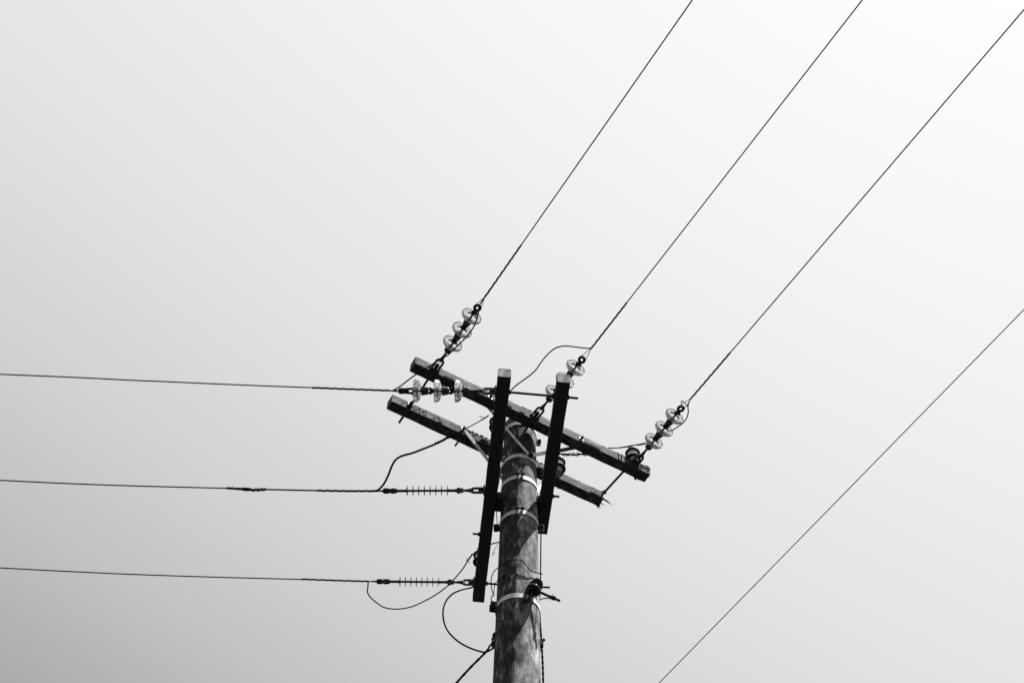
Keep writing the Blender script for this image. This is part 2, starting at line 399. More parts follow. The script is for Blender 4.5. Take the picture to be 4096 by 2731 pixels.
# ---- through bolts of both pairs
def bolt(par, A, B_, r=.009, nuts=(), head=None, mat_=None, name='through_bolt'):
    q = MB(); q.tube([A, B_], r, 10); d = (B_-A).normalized()
    for P, w in nuts: nut(q, P, d, w, .016)
    return part_mesh(name, q, mat_ or IRON, par)
for tt, s0, s1, nt_ in ((-1.115, -.33, .343, (-.30, -.184, .152, .268)), (-.115, -.33, -.2, (-.30,)), (-.115, .2, .318, (.268,)), (.92, -.33, .235, (-.30, -.184,))):
    bolt(pole, PB(tt, s0), PB(tt, s1), .0095, [(PB(tt, x), .019) for x in nt_])
bolt(pole, PB(.365, -.352), PB(.365, -.20), .0085, [(PB(.365, -.30), .018)])
tW = (PW(0, 0)-PW(0, 0)).x
def tw(u, v, s_): P = onp(u, v, PW(0, s_), nW); return (P-PW(0, 0)).dot(aW), P.z-HW
t1 = tw(1740, 1477, -.276)[0]; t2 = -.011; t3 = tw(2538, 1851, -.276)[0]
bolt(pole, PW(t1+.0, -.34), PW(t1, .385), .0105, [(PW(t1, .166), .021), (PW(t1, -.165), .019), (PW(t1, -.318), .019)])
t3b = tw(2503, 1893, -.18)[0]
bolt(pole, PW(t3b, -.20), PW(t3b-.02, .175), .0105, [(PW(t3b-.02, .135), .024)])
bolt(pole, PW(t2, -.34), PW(t2, .3), .0105, [(PW(t2, -.318), .019)])
# square washers that catch the light
def washer(par, P, ax, hw=.024, mat_=None):
    q = MB(); q.box(frame(P, ax), .003, hw, hw); part_mesh('washer', q, mat_ or GALV, par)
    q = MB(); nut(q, P+V(ax)*.012, ax, .015, .014); q.tube([P, P+V(ax)*.035], .009, 8)
    return part_mesh('nut', q, IRON, par)
for u, v, s_, par in ((1961, 1589, -.276, w1), (2325, 1755, -.276, w1), (1640, 1617, .1759, w2), (1853, 1716, .1759, w2)):
    tt, hh = tw(u, v, s_); washer(par, PW(tt, s_, hh), -nW, .019)
tt, _ = tw(1840, 1760, .27); q = MB(); q.tube([PW(tt, .2), PW(tt, .36)], .009, 8); part_mesh('bolt_end', q, IRON, w2)
tt, _ = tw(2243, 1965, .27); q = MB(); q.tube([PW(tt, .25), PW(tt, .31)], .011, 8); part_mesh('bolt_end', q, IRON, w2)
q = MB(); q.tube([PW(1.075, -.19, .0), PW(1.075, -.19, -.03)], .012, 10); part_mesh('bolt_end', q, IRON, w1)
# dark bolt holes under the arms
q = MB()
for tt in (-.98, -.6, -.2, .15, .5): q.lathe([(-.0012, .011), (0, .011)], Matrix.Translation(PB(tt, -.24, -.0005)), 12)
for tt in (-1.0, -.55, -.3, -.05, .12): q.lathe([(-.0012, .011), (0, .011)], Matrix.Translation(PB(tt, .205, -.0005)), 12)
part_mesh('bolt_hole', q, CABLE, b1, kind='stuff')

# ---- steel bands round the pole
def lug(par, z, az, sep_=.036, reach=.05, bolt_l=.075, tall=.05, mat_=None):
    """two ears and a tangential bolt; az in degrees from +x"""
    a = R(az); d = V((math.cos(a), math.sin(a), 0)); tn = V((-math.sin(a), math.cos(a), 0)); q = MB()
    for s_ in (-1, 1):
        P = d*(rp(z)+reach/2)+tn*(s_*sep_/2)+UZ*z; q.box(frame(P, d), reach/2, .0045, tall/2, .0015)
        part_mesh('ear', q, mat_ or IRON, par); q = MB()
    q = MB(); P = d*(rp(z)+reach*.62)+UZ*z
    q.tube([P-tn*(bolt_l*.55), P+tn*(bolt_l*.45)], .0075, 8); nut(q, P-tn*(sep_/2+.012), tn, .014, .014); nut(q, P+tn*(sep_/2+.010), tn, .014, .010)
    part_mesh('clamp_bolt', q, IRON, par)
def band(z, h=.042, th=.004, label=None, tilt=0):
    q = MB(); n_ = 72; vs = []
    for zz_, off in ((z-h/2, .0005), (z-h/2, th), (z+h/2, th), (z+h/2, .0005)):
        for j in range(n_):
            a = 2*math.pi*j/n_; r_ = rp(zz_)*1.004+off+.0008; x, y = r_*math.cos(a), r_*math.sin(a)
            vs.append((x, y, zz_+tilt*x))
    q.add(vs, [((i % 4)*n_+j, (i % 4)*n_+(j+1) % n_, ((i+1) % 4)*n_+(j+1) % n_, ((i+1) % 4)*n_+j) for i in range(4) for j in range(n_)])
    return part_mesh('band_clamp', q, GALV, pole, label)
bd0 = band(10.285); lug(bd0, 10.22, 8, .03, .045)
bd1 = band(9.83); lug(bd1, 9.80, -2, .03, .04, .07); lug(bd1, 9.80, 182, .03, .04)
bd2 = band(9.545); lug(bd2, 9.555, -88, .038, .052, .085)
bd3 = band(9.115); lug(bd3, 9.125, -88, .038, .052, .085); lug(bd3, 9.10, 178, .03, .05); lug(bd3, 9.10, 2, .03, .05)
bd4 = band(8.19, .044); lug(bd4, 8.19, 193, .04, .05, .08, .07)
q = MB(); P = V((.165, 0, 7.87)); q.box(frame(P, V((1, 0, 0))), .022, .02, .022, .003); q.tube([P+V((0, 0, .01)), P+V((.03, -.01, .04))], .011, 8); q.tube([P+V((0, 0, -.05)), P+V((.015, 0, -.05))], .008, 8)
part_mesh('step_bolt', q, IRON, pole)
# saddle blocks between pole and lower arms
for sgn, s0, s1 in ((-1, -.192, -.146), (1, .146, .161)):
    q = MB(); q.box(frame((PB(0, s0, .06)+PB(0, s1, .06))/2, nB), abs(s1-s0)/2+.006, .07, .045, .004)
    part_mesh('spacer_block', q, IRON, pole)
# ---- flat braces
def bar(A, B_, wdt, th, face, mat_, label=None, name='brace'):
    d = (B_-A); M = frame((A+B_)/2, d, face); q = MB(); q.box(M, d.length/2, wdt/2, th/2, .0008)
    return part_mesh(name, q, mat_, pole, label)
fb = ond(2121, 1826, dep(V((.06, -.14, 9.82)))); bp = onp(2121, 1826, V((0, -rp(9.82)-.004, 0)), V((-.35, .94, 0)))
face = V((.15, -1, .55))
_a, _b = tw(1927, 1600, -.172), tw(2345, 1780, -.172); A1 = PW(_a[0], -.172, _a[1]); A2 = PW(_b[0], -.172, _b[1])
bar(A1, bp+V((0, -.004, 0)), .044, .005, V((.5, -1, .35)), GALV)
Am = (bp+V((0, -.012, 0))).lerp(A2, .44); bar(bp+V((0, -.012, 0)), Am, .046, .005, V((.5, -1, .35)), GALV)
bar(Am-(A2-bp).normalized()*.03+V((0, .006, 0)), A2, .046, .005, V((.5, -1, .35)), IRONL)  # darker metal stands in for the upper crossarm's shadow on this brace
tt, hh = tw(1853, 1716, .1759); A3 = PW(tt, .170, hh); B3 = ond(2040, 1952, dep(V((-.05, .15, 9.75))))
bar(A3, B3, .034, .005, V((.12, -1, .12)), GALV)
tt3 = 2*0-tt; bar(PW(-tt, .170, hh), V((.08, .135, 9.60)), .028, .005, V((.5, -1, .35)), GALV)
q = MB(); q.tube([bp+V((0, .03, 0)), bp+V((.012, -.05, 0))], .009, 8); nut(q, bp+V((.006, -.022, 0)), V((.2, -1, 0)), .017, .016)
q.box(frame(bp+V((.004, -.017, 0)), V((.2, -1, 0)), V((.3, 0, 1))), .003, .021, .021)
part_mesh('brace_bolt', q, IRON, pole)

# ------------------------------------------------------------------ insulators
disc_meshes = {}
def disc_profile():
    return [(.000, .031), (.001, .042), (.004, .056), (.009, .069), (.017, .0795), (.027, .0860), (.038, .0884), (.048, .0884), (.0525, .0868), (.0535, .0840), (.051, .0810),
            (.042, .0790), (.032, .0755), (.023, .069), (.018, .062), (.020, .0575), (.036, .0555), (.043, .0530), (.043, .0500), (.036, .0470), (.020, .0430), (.013, .0370), (.010, .0300),
            (.009, .0250), (.006, .022), (.004, .0125), (-.006, .0125), (-.006, .028), (.000, .031)]
def clevis_bits(mb, M, x, gap=.020, ln=.045, pin=.052, r=.008, hw=.011):
    """two tongues with a cotter bolt, along local x from x"""
    for s_ in (-1, 1):
        mb.box(M @ Matrix.Translation((x+ln/2, 0, s_*gap/2)), ln/2, hw, .005, .0015)
    mb.tube([M @ V((x+ln*.65, 0, -pin/2)), M @ V((x+ln*.65, 0, pin/2))], r*.8, 8)
    nut(mb, M @ V((x+ln*.65, 0, -pin*.36)), M.to_3x3() @ V((0, 0, 1)), .013, .010); nut(mb, M @ V((x+ln*.65, 0, pin*.36)), M.to_3x3() @ V((0, 0, 1)), .012, .008)
def shackle_bits(par, M, wide=V((0, 0, 1)), L_=.110, g_=.030):
    """U bolt standing out of the arm with its base plate and nut; local x away from the arm, opening across 'wide' (local)"""
    q = MB(); w = V(wide); pts = [M @ (V((0, 0, 0))+w*g_)]
    pts += [M @ (V((L_-g_, 0, 0))+w*g_)]
    for i in range(1, 10):
        a = math.pi*i/10; pts.append(M @ (V((L_-g_+g_*math.sin(a), 0, 0))+w*(g_*math.cos(a))))
    pts += [M @ (V((L_-g_, 0, 0))-w*g_), M @ (V((0, 0, 0))-w*g_)]
    q.tube(pts, .0105, 10)
    q.box(M @ Matrix.Translation((.005, 0, 0)), .006, .026 if w.z else .042, .042 if w.z else .026, .001)
    o = part_mesh('shackle', q, IRONL, par)
    q = MB(); q.tube([M @ V((0, 0, 0)), M @ V((.052, 0, 0))], .0095, 8); nut(q, M @ V((.022, 0, 0)), M.to_3x3() @ V((1, 0, 0)), .018, .018)
    part_mesh('nut', q, IRON, par); return o
def tongue_bits(par, M, x0, x1):
    q = MB(); mid = (x0+x1)/2
    pts = [M @ V((x0+(x1-x0)*f_, 0, 0)) for f_ in (0, .1, .25, .45, .7, .9, 1)]
    q.tube(pts, [.006, .014, .0175, .013, .010, .011, .010], 12); 
    return part_mesh('eye_link', q, IRONL, par)
def ring_end(par, M, x, ringaxis, s=1):
    """thimble that carries the looped end of the wire grip"""
    q = MB(); c = M @ V((x+.072, 0, 0)); ax = M.to_3x3() @ V(ringaxis); xd = M.to_3x3() @ V((1, 0, 0))
    Mr = zframe(c, ax, xd)
    q.torus(Mr, .0225, .0125, n=26, k=10, sx=1.1)
    q.blob(M @ V((x+.024, 0, 0)), .027, 3, (1.1, .9, .9)); q.blob(M @ V((x+.002, 0, 0)), .013, 4, (1.3, .9, .9))
    side = ax.cross(xd).normalized()
    q.tube([M @ V((x+.018, 0, 0))-side*.026, M @ V((x+.018, 0, 0))+side*.030], .0075, 8)
    nut(q, M @ V((x+.018, 0, 0))+side*.024, side, .014, .010)
    return part_mesh('thimble_clevis', q, IRON, par)
def body_end(par, M, x, ringaxis=None):
    q = MB(); Mr = M @ Matrix.Rotation(R(-56), 4, 'X')
    for s_ in (-1, 1): q.tube([Mr @ V((x-.022, 0, s_*.014)), Mr @ V((x+.005, 0, s_*.017)), Mr @ V((x+.05, 0, s_*.015))], [.005, .010, .009], 8)
    q.tube([Mr @ V((x+a, 0, 0)) for a in (.030, .036, .06, .095, .108, .112)], [.010, .022, .023, .0245, .021, .008], 12)
    q.tube([Mr @ V((x-.004, 0, -.036)), Mr @ V((x-.004, 0, .026))], .0085, 8); nut(q, Mr @ V((x-.004, 0, -.027)), Mr.to_3x3() @ V((0, 0, 1)), .013, .012)
    return part_mesh('thimble_clevis', q, IRON, par)
def glass_string(A, B_, label, group, ringaxis=(0, 0, 1), wide=(0, 0, 1), roll=-18, body=False):
    M = frame(A, B_-A); th = thing('glass_insulator_string', label, 'insulator', M, group)
    shackle_bits(th, M, wide); tongue_bits(th, M, .082, .214)
    for k_ in range(3):
        x = .262+.158*k_
        Md = M @ Matrix.Translation((x, 0, 0)) @ Matrix.Rotation(R(90), 4, 'Y') @ Matrix.Rotation(R(40*k_), 4, 'Z')
        if 'd' not in disc_meshes:
            dm = MB(); dm.lathe(disc_profile(), Matrix(), 64); o = dm.build('glass_disc', GLASS, None, Matrix(), 60)
            disc_meshes['d'] = o.data; bpy.data.objects.remove(o)
        o = bpy.data.objects.new('glass_disc', disc_meshes['d']); link(o, Md, th)
        # iron cap behind the glass, pin in front
        c_ = MB(); c_.lathe([(-.060, .012), (-.059, .022), (-.053, .0285), (-.046, .031), (-.040, .030), (-.020, .0345), (-.010, .0355), (-.0065, .0345), (-.0062, .012)], Md, 28)
        c_.build('cap', IRONL, o)
        c_ = MB(); c_.lathe([(-.004, .0118), (.020, .0115), (.022, .0085), (.062, .0078)], Md, 14)
        c_.lathe([(.006, .0118), (.007, .020), (.010, .020), (.011, .0118)], Md, 18)
        c_.build('pin', IRON, o)
        if k_ < 2:
            q = MB(); Mr = M @ Matrix.Rotation(R(roll), 4, 'X'); clevis_bits(q, Mr, x+.052, .026, .052, .056, .008, .0225 if not body else .014); q.tube([M @ V((x+.045, 0, 0)), M @ V((x+.09, 0, 0))], .0125, 10); q.blob(M @ V((x+.066, 0, 0)), .019, k_)
            part_mesh('coupling', q, IRON, th)
    (body_end if body else ring_end)(th, M, .262+.158*2+.062, ringaxis); return th, M
zW = HW+AH/2; zB = HB+AH/2
GR = 'glass disc insulator strings at the crossarms'
sA = [PW(t1, -.276), PW(t2, -.276), PW(t3, -.276)]
sE = [onz(1938, 1190, zW), onz(2365, 1393, zW), onz(2760, 1590, zW)]
gs1, M1 = glass_string(sA[0], sE[0], 'string of three clear glass discs at the left end of the upper front crossarm', GR, (0, .15, 1), (0, 1, 0))
gs2, M2 = glass_string(sA[1], sE[1], 'string of three clear glass discs partly hidden behind the shorter dark crossarm', GR, (0, .5, 1), (0, 1, 0))
gs3, M3 = glass_string(sA[2], sE[2], 'string of three clear glass discs at the rotten right end of the upper crossarm', GR, (0, .0, 1), (0, 1, 0))
sL1 = PB(-1.115, -.2916); eL1 = onz(1560, 1563, zB)
gs4, M4 = glass_string(sL1, eL1, 'level string of three glass discs seen edge-on, pulling left from the longer dark crossarm', GR, (0, 1, .1), (0, 0, 1), -56, True)

def polymer_string(A, B_, marks, label, group):
    M = frame(A, B_-A); th = thing('polymer_insulator', label, 'insulator', M, group); d = (B_-A).normalized()
    s_ = lambda u: online(u, marks['v'], A, d)
    L_ = s_(marks['bend']); shackle_bits(th, M, (0, 0, 1), L_, .026)
    tongue_bits(th, M, L_-.022, s_(marks['fit0'])-.030)
    q = MB(); x0 = s_(marks['fit0'])-.056; clevis_bits(q, M, x0, .028, .058, .066); part_mesh('coupling', q, IRON, th)
    a0, a1 = s_(marks['fit0']), s_(marks['fit1']); r0, r1 = s_(marks['shed1']), s_(marks['shed0'])
    Mz = M @ Matrix.Rotation(R(90), 4, 'Y')
    for x, y in ((a0, r0-.006), (r1+.006, a1)):
        q = MB(); q.lathe([(x-.004, .008), (x, .0135), (x+.02, .0115), (y-.008, .0115), (y-.006, .0145), (y, .0145), (y+.001, .009)], Mz, 16) if x == a0 else \
            q.lathe([(x-.001, .009), (x, .0145), (x+.006, .0145), (x+.008, .0115), (y-.003, .0115), (y, .008)], Mz, 16)
        part_mesh('end_fitting', q, IRON, th)
    q = MB(); q.lathe([(r0-.008, .0095), (r1+.008, .0095)], Mz, 18); rod = part_mesh('core_rod', q, RUB, th)
    for i in range(8):
        x = r0+(r1-r0)*i/7; q = MB()
        q.lathe([(x-.006, .0096), (x-.0022, .013), (x-.0012, .0405), (x, .042), (x+.0012, .0405), (x+.0030, .013), (x+.006, .0096)], Mz, 40)
        part_mesh('shed', q, RUB, th)
    q = MB(); x = a1-.006; clevis_bits(q, M, x, .030, .05, .055)
    q.tube([M @ V((x+a, 0, 0)) for a in (.062, .066, .08, .102, .112, .116)], [.010, .021, .0235, .0235, .019, .008], 12); q.blob(M @ V((x+.012, 0, 0)), .017, 6)
    for s_2 in (-1, 1): q.tube([M @ V((x+.03, 0, s_2*.017)), M @ V((x+.07, 0, s_2*.017))], .0075, 8)
    q.torus(zframe(M @ V((x+.078, 0, 0)), M.to_3x3() @ V((0, 1, 0)), M.to_3x3() @ V((1, 0, 0))), .019, .008, sx=1.3)
    part_mesh('thimble_clevis', q, IRON, th)
    return th, M
GP = 'ribbed polymer insulators on the longer dark crossarm'
A_ = PB(-.115, -.2916); sL2 = A_; eL2 = onz(1508, 1963, zB)
pi1, MP1 = polymer_string(A_, eL2, dict(v=1964, bend=1884, clev=1850, fit0=1826, shed1=1789, shed0=1629, fit1=1585), 'black ribbed rod insulator at the middle of the longer dark crossarm', GP)
A_ = PB(.92, -.2916); sL3 = A_; eL3 = onz(1475, 2324, zB)
pi2, MP2 = polymer_string(A_, eL3, dict(v=2328, bend=1850, clev=1812, fit0=1790, shed1=1753, shed0=1600, fit1=1557), 'black ribbed rod insulator near the lower far end of the longer dark crossarm', GP)

def pin_insulator(P, label, shank=.0, sc=1.0, ax=V((0, 0, 1))):
    M = zframe(P, ax) ; th = thing('pin_insulator', label, 'insulator', M, 'porcelain pin insulators on top of the crossarms')
    h = shank
    q = MB(); q.tube([M @ V((0, 0, -.06)), M @ V((0, 0, h+.02))], .010, 10); part_mesh('pin', q, IRON, th)
    q = MB(); f_ = lambda L__: [(h+z*sc, r_*sc) for z, r_ in L__]
    q.lathe(f_([(0, .030), (.002, .034), (.040, .036), (.042, .030), (.042, .050), (.056, .046), (.108, .049), (.118, .052), (.120, .030), (.146, .026), (.156, .022), (.164, .026), (.170, .036), (.190, .038), (.197, .032), (.199, .0)]), M, 40)
    part_mesh('body', q, PORC, th)
    for z in (.030, .112):
        q = MB()
        q.lathe(f_([(z, .044), (z-.005, .056), (z-.003, .066), (z+.004, .068), (z+.010, .062), (z+.018, .047), (z+.018, .044), (z+.006, .044), (z, .044)]), M, 44); part_mesh('skirt', q, SKIRT, th)
    return th
zt = HW+AH
Pa = PW(tw(2522, 1835, -.2)[0]+.01, -.20, AH); Pa = onz(2533, 1838, zt+.0)
ia = pin_insulator(Pa, 'pale porcelain pin insulator standing behind the right end of the upper crossarm', -.025)
Pb = onz(2232, 1888, zt+.0)
ib = pin_insulator(Pb, 'pale porcelain pin insulator between the shorter dark crossarm and the broken upper crossarm', .01, 1.06)
Pc = onz(1986, 1722, zt+.0)
ic = pin_insulator(Pc, 'porcelain pin insulator half hidden behind the near end of the longer dark crossarm', .01, 1.0)
Pd = onz(1922, 2258, HB+AH)
idd = pin_insulator(Pd, 'porcelain pin insulator half hidden behind the far end of the longer dark crossarm', .0, 1.0)
# dark insulator on the far side of the shaft, low on the left
def spool(P, ax, label, rr=.05, h=.10):
    M = zframe(P, ax); th = thing('spool_insulator', label, 'insulator', M)
    q = MB(); q.lathe([(-h*.55, .018), (-h*.55, rr*.55), (-h*.50, rr*.62), (-h*.45, rr*.95), (-h*.37, rr), (-h*.28, rr*.93), (-h*.18, rr*.66), (-h*.07, rr*.80), (h*.0, rr*.92), (h*.07, rr*.80), (h*.16, rr*.60), (h*.24, rr*.72), (h*.32, rr*.80), (h*.40, rr*.72), (h*.46, rr*.5), (h*.5, rr*.48), (h*.5, .012)], M, 40)
    part_mesh('spool', q, BLACKG, th)
    return th, M
Pe = V((-.168, .015, 0)); Pe = onp(1988, 2556, V((0, .03, 0)), V((0, 1, 0)))
se, Me = spool(Pe, UZ, 'dark spool insulator peeping out behind the left side of the concrete pole', .045, .12)
q = MB(); q.tube([Me @ V((0, 0, -.08)), Me @ V((0, 0, .08))], .008, 8); part_mesh('bracket', q, IRON, se)
Pf = onp(2142, 2344, V((0, -.175, 0)), V((0, 1, 0)))
sf, Mf = spool(Pf, V((.30, .18, .93)), 'glossy black ribbed spool insulator in a bracket on the front of the pole', .056, .135)
# its bracket: two tongues from the band, pin with long threaded end
q = MB(); top_ = Mf @ V((0, 0, .068)); bot = Mf @ V((0, 0, -.078)); root = onp(2112, 2404, V((0, -rp(8.2)-.012, 0)), V((0, 1, 0)))
q.box(frame((bot+root)/2, root-bot, V((0, -.6, 1))), (root-bot).length/2+.012, .019, .0035, .001)
q.box(zframe(top_, Mf.to_3x3() @ V((0, 0, 1))), .024, .020, .0035, .001)
q.tube([top_+(top_-bot)*.05, bot-(top_-bot)*.05], .009, 10)
rt2 = V((.075, -rp(8.35)-.002, 8.30)); q.box(frame((top_+rt2)/2, rt2-top_, V((0, -.6, 1))), (rt2-top_).length/2, .019, .0035, .001)
q.box(frame(root+V((-.02, .0, .03)), V((0, 1, 0))), .012, .007, .035, .001)
part_mesh('bracket', q, IRON, sf)
# long bolt leaving to the lower right with star shaped washer
q = MB(); b0 = ond(2160, 2367, dep(Pf)-.01); b1_ = ond(2240, 2402, dep(Pf)-.06); q.tube([b0, b1_], .0105, 10)
sw = b0.lerp(b1_, .57); dd = (b1_-b0).normalized(); Mz = zframe(sw, dd)
vs = [Mz @ V((0, 0, -.004)), Mz @ V((0, 0, .004))]; kk = 10
for i in range(kk):
    a = 2*math.pi*i/kk+.3; r_ = .034 if i % 5 == 0 else (.020 if i % 2 else .025); vs.append(Mz @ V((r_*math.cos(a), r_*math.sin(a), 0)))
q.add(vs, [(0, 2+(i+1) % kk, 2+i) for i in range(kk)]+[(1, 2+i, 2+(i+1) % kk) for i in range(kk)])
nut(q, b0.lerp(b1_, .68), dd, .019, .022); part_mesh('long_bolt', q, IRON, sf)
# plain end of the lowest through bolt, right of the pole
q = MB(); b0 = V((rp(8.4)-.02, .03, 0)); e0 = ond(2172, 2347, dep(PB(.92, .1))); e1 = ond(2200, 2348, dep(PB(.92, .16))); q.tube([e0+(e0-e1)*1.2, e1], .0088, 10)
part_mesh('through_bolt', q, IRON, pole)

# ------------------------------------------------------------------ conductors
def grip(mb, path, rc, pitch=.085):
    helix(mb, path, rc+.0022, pitch, .0030, 3, 0)
def conductor(name, label, pts, r, gp, rc, ends, group, mat_=None, pitch=.19, grip_r=None):
    r = r*1.42; th = thing(name, label, 'power line', pts[0], group)
    q = MB(); q.tube(pts, r, 8); part_mesh('wire', q, mat_ or ALU, th, smooth=60)
    if gp:
        q = MB(); helix(q, gp, (grip_r or r)+.0004, pitch, .0034, 3, 0, 6, .008)
        for e in ends: q.tube(smoothpath(e, 5), .0032, 6)
        part_mesh('wire_grip', q, IRON, th, smooth=60)
    return th
def extend(pts, L_, sag=0.0):
    d = (pts[-1]-pts[-2]).normalized(); P = pts[-1]
    return pts+[P+d*(L_*i/12)-UZ*(sag*(i/12)**2) for i in range(1, 13)]
GRR = 'conductors running overhead to the upper right'
dW = (sE[0]-sA[0]).normalized()
def right_line(i, s_, far, gend, M, label):
    a = onz(*s_, zW); b = onz(*far, zW+.0); d = (b-a).normalized()
    pts = [a+d*x for x in (0, .5, 1, 2)]+[b]; pts = extend(pts, 34, .35)
    g1 = a+d*online(*gend, a, d)
    rg = M @ V((.262+.316+.062+.072, 0, 0)); sd = M.to_3x3() @ V((0, 1, 0)) ; xd = M.to_3x3() @ V((1, 0, 0))
    loop = [[rg+sd*.024-xd*.005, rg+sd*.027+xd*.016, a], [rg-sd*.024-xd*.005, rg-sd*.026+xd*.014, a+d*.01]]
    return conductor('power_line', label, pts, .0036, [a, g1], .0036, loop, GRR), a, d
rl1, a1_, d1_ = right_line(0, (1938, 1190), (2770, 0), (2085, 982), M1, 'leftmost of the three wires rising to the upper right')
rl2, a2_, d2_ = right_line(1, (2365, 1393), (3450, 0), (2508, 1212), M2, 'middle of the three wires rising to the upper right')
rl3, a3_, d3_ = right_line(2, (2765, 1592), (4096, 40), (2922, 1412), M3, 'rightmost of the three wires rising to the upper right')
GL = 'conductors running level to the left edge'
def left_line(pl_, r, gpx, M, xr, label, pitch, mat_=None, gr=None):
    pts = [onz(u, v, zB) for u, v in pl_]; full = extend(smoothpath(pts, 6), 30, .5)
    gp = smoothpath([onz(u, v, zB) for u, v in gpx], 6)
    rg = M @ V((xr, 0, 0)); loop = [[rg+UZ*.014, pts[0]+UZ*.002], [rg-UZ*.014, pts[0]-UZ*.002], [rg, pts[0]]]
    return conductor('power_line', label, full, r, gp, r, loop, GL, mat_, pitch, gr)
left_line([(1560, 1562), (1248, 1550), (1045, 1542.5), (784, 1531.5), (640, 1525), (540, 1521), (331, 1510.5), (160, 1503), (0, 1496.5)], .0036, [(1560, 1562), (1400, 1556), (1248, 1550)], M4, .75, 'topmost of the three level wires leaving left, from the glass disc string', .2)
l2 = left_line([(1508, 1963), (1265, 1961), (1100, 1957.5), (985, 1956), (900, 1952), (520, 1942), (250, 1932), (0, 1920)], .0038, [(1508, 1963), (1390, 1963), (1267, 1961)], MP1, .80, 'middle of the three level wires leaving left, with a taped splice', .19, None, .0066)
q = MB(); q.tube(smoothpath([onz(u, v, zB) for u, v in ((1512, 1963), (1265, 1961), (1100, 1957.5), (1040, 1957))], 8), .0066, 8); part_mesh('cable_sleeve', q, CABLE, l2, smooth=60)
q = MB(); sp = smoothpath([onz(u, v, zB) for u, v in ((1064, 1957), (1030, 1958), (1010, 1959), (995, 1956), (970, 1955), (935, 1953), (905, 1951))], 6)
q.tube(sp, [.0066]*8+[.010]*6+[.0115]*8+[.0105]*6+[.009]*(len(sp)-30)+[.006, .005], 10)
helix(q, sp, .0085, .016, .0038, 1, 0, 6, .003, .5)
A_, B_ = onz(999, 1957, zB), onz(969, 1955, zB); q.tube([A_, A_.lerp(B_, .1), A_.lerp(B_, .9), B_], [.010, .0148, .0148, .010], 12)
q.blob(onz(1015, 1960, zB), .0125, 1, (1.5, 1, 1)); q.blob(onz(1034, 1962, zB), .010, 2)
q.tube([onz(1050, 1958, zB), onz(1060, 1953, zB), onz(1064, 1950, zB)], [.005, .004, .002], 6)
for u in (1023, 1032, 1041, 1049): q.tube([onz(u, 1951, zB), onz(u+5, 1963, zB)], .005, 6)
part_mesh('taped_splice', q, CABLE, l2)
left_line([(1475, 2324), (1205, 2316), (900, 2308), (560, 2297), (250, 2283), (0, 2270)], .0036, [(1475, 2324), (1340, 2320), (1205, 2315)], MP2, .78, 'lowest of the three level wires leaving left, from the lower ribbed rod insulator', .22)
# separate thin line far right
P0 = onz(2635, 2731, 8.3); P1 = onz(4096, 1238, 8.35); d = (P1-P0).normalized()
th = thing('overhead_wire', 'lone thin wire crossing the lower right corner with a small splice', 'power line', P0)
q = MB(); ex = [P0-d*20, P0-d*6, P0]+[P0.lerp(P1, f_) for f_ in (.25, .5, .75)]+[P1, P1+d*6, P1+d*20]; q.tube(ex, .0033, 8); part_mesh('wire', q, ALU, th, smooth=60)
q = MB(); s0, s1 = online(2900, 2460, P0, d), online(3025, 2333, P0, d); q.tube([P0+d*s0, P0+d*(s0+.05), P0+d*(s1-.02), P0+d*s1], [.002, .0031, .0034, .002], 8)
for u, v in ((3021, 2338), (3062, 2297)):
    s_ = online(u, v, P0, d); q.tube([P0+d*(s_-.012)-cU*.004, P0+d*(s_+.010)-cU*.001], [.0042, .0015], 6)
s2 = online(3064, 2294, P0, d); q.tube([P0+d*s1, P0+d*s2], [.0029, .0022], 8)
part_mesh('splice', q, IRON, th)

# ------------------------------------------------------------------ jumpers, leads and tie wires
def lead(name, label, pts, r, mat_=None, cat='cable', extra=None):
    o = MB(); o.tube(pts, r*1.12, 8)
    if extra: extra(o)
    o = o.build(name, mat_ or CABLE, None, Matrix.Translation(pts[0]), 60); tag(o, label, cat); return o
dS1 = dep(sE[0]); dA1 = dep(sA[0])
lead('jumper_wire', 'thin black jumper curving from the left upper glass string down to the edge-on glass string',
     pix([(1938, 1190), (1918, 1222), (1914, 1248), (1907, 1278), (1893, 1310), (1868, 1344), (1840, 1374), (1812, 1400), (1790, 1420), (1740, 1450), (1700, 1475), (1660, 1500), (1630, 1522), (1600, 1545), (1572, 1561), (1560, 1563)], dS1-.05, dep(eL1), -.10), .0052)
lead('jumper_wire', 'black jumper arching over from the middle upper right wire to the longer dark crossarm',
     pix([(2368, 1390), (2355, 1393), (2320, 1390), (2270, 1384), (2240, 1386), (2215, 1396), (2190, 1418), (2165, 1447), (2145, 1477), (2118, 1502), (2085, 1526), (2062, 1543), (2046, 1559), (2030, 1572), (2005, 1590)], dep(sE[1]), dep(PB(-1.1, -.2))+.10, 0), .0050)
dE2 = dep(eL2); dW2 = dep(PW(-.7, .15))
def tape(mb):
    pth = pix([(1742, 1775), (1760, 1767), (1785, 1753), (1806, 1744), (1818, 1736)], dE2+(dW2-dE2)*.72, dW2-.07, 0); helix(mb, pth, .0085, .017, .0052, 1, 0, 6, .003, 1.2)
    pth = pix([(1925, 1680), (1938, 1672), (1952, 1663)], dW2, dW2, 0); helix(mb, pth, .006, .012, .0035, 1, 0, 6, .003, .6)
    mb.tube(pix([(1936, 1672), (1930, 1667), (1926, 1668), (1921, 1666), (1920, 1662)], dW2, dW2), [.003]*28+[.005]*5, 6)
j3 = pix([(1490, 1963), (1512, 1959), (1535, 1935), (1553, 1900), (1568, 1862), (1583, 1838), (1607, 1823), (1650, 1811), (1705, 1790), (1742, 1775), (1785, 1753), (1806, 1741)], dE2, dW2-.08, 0)
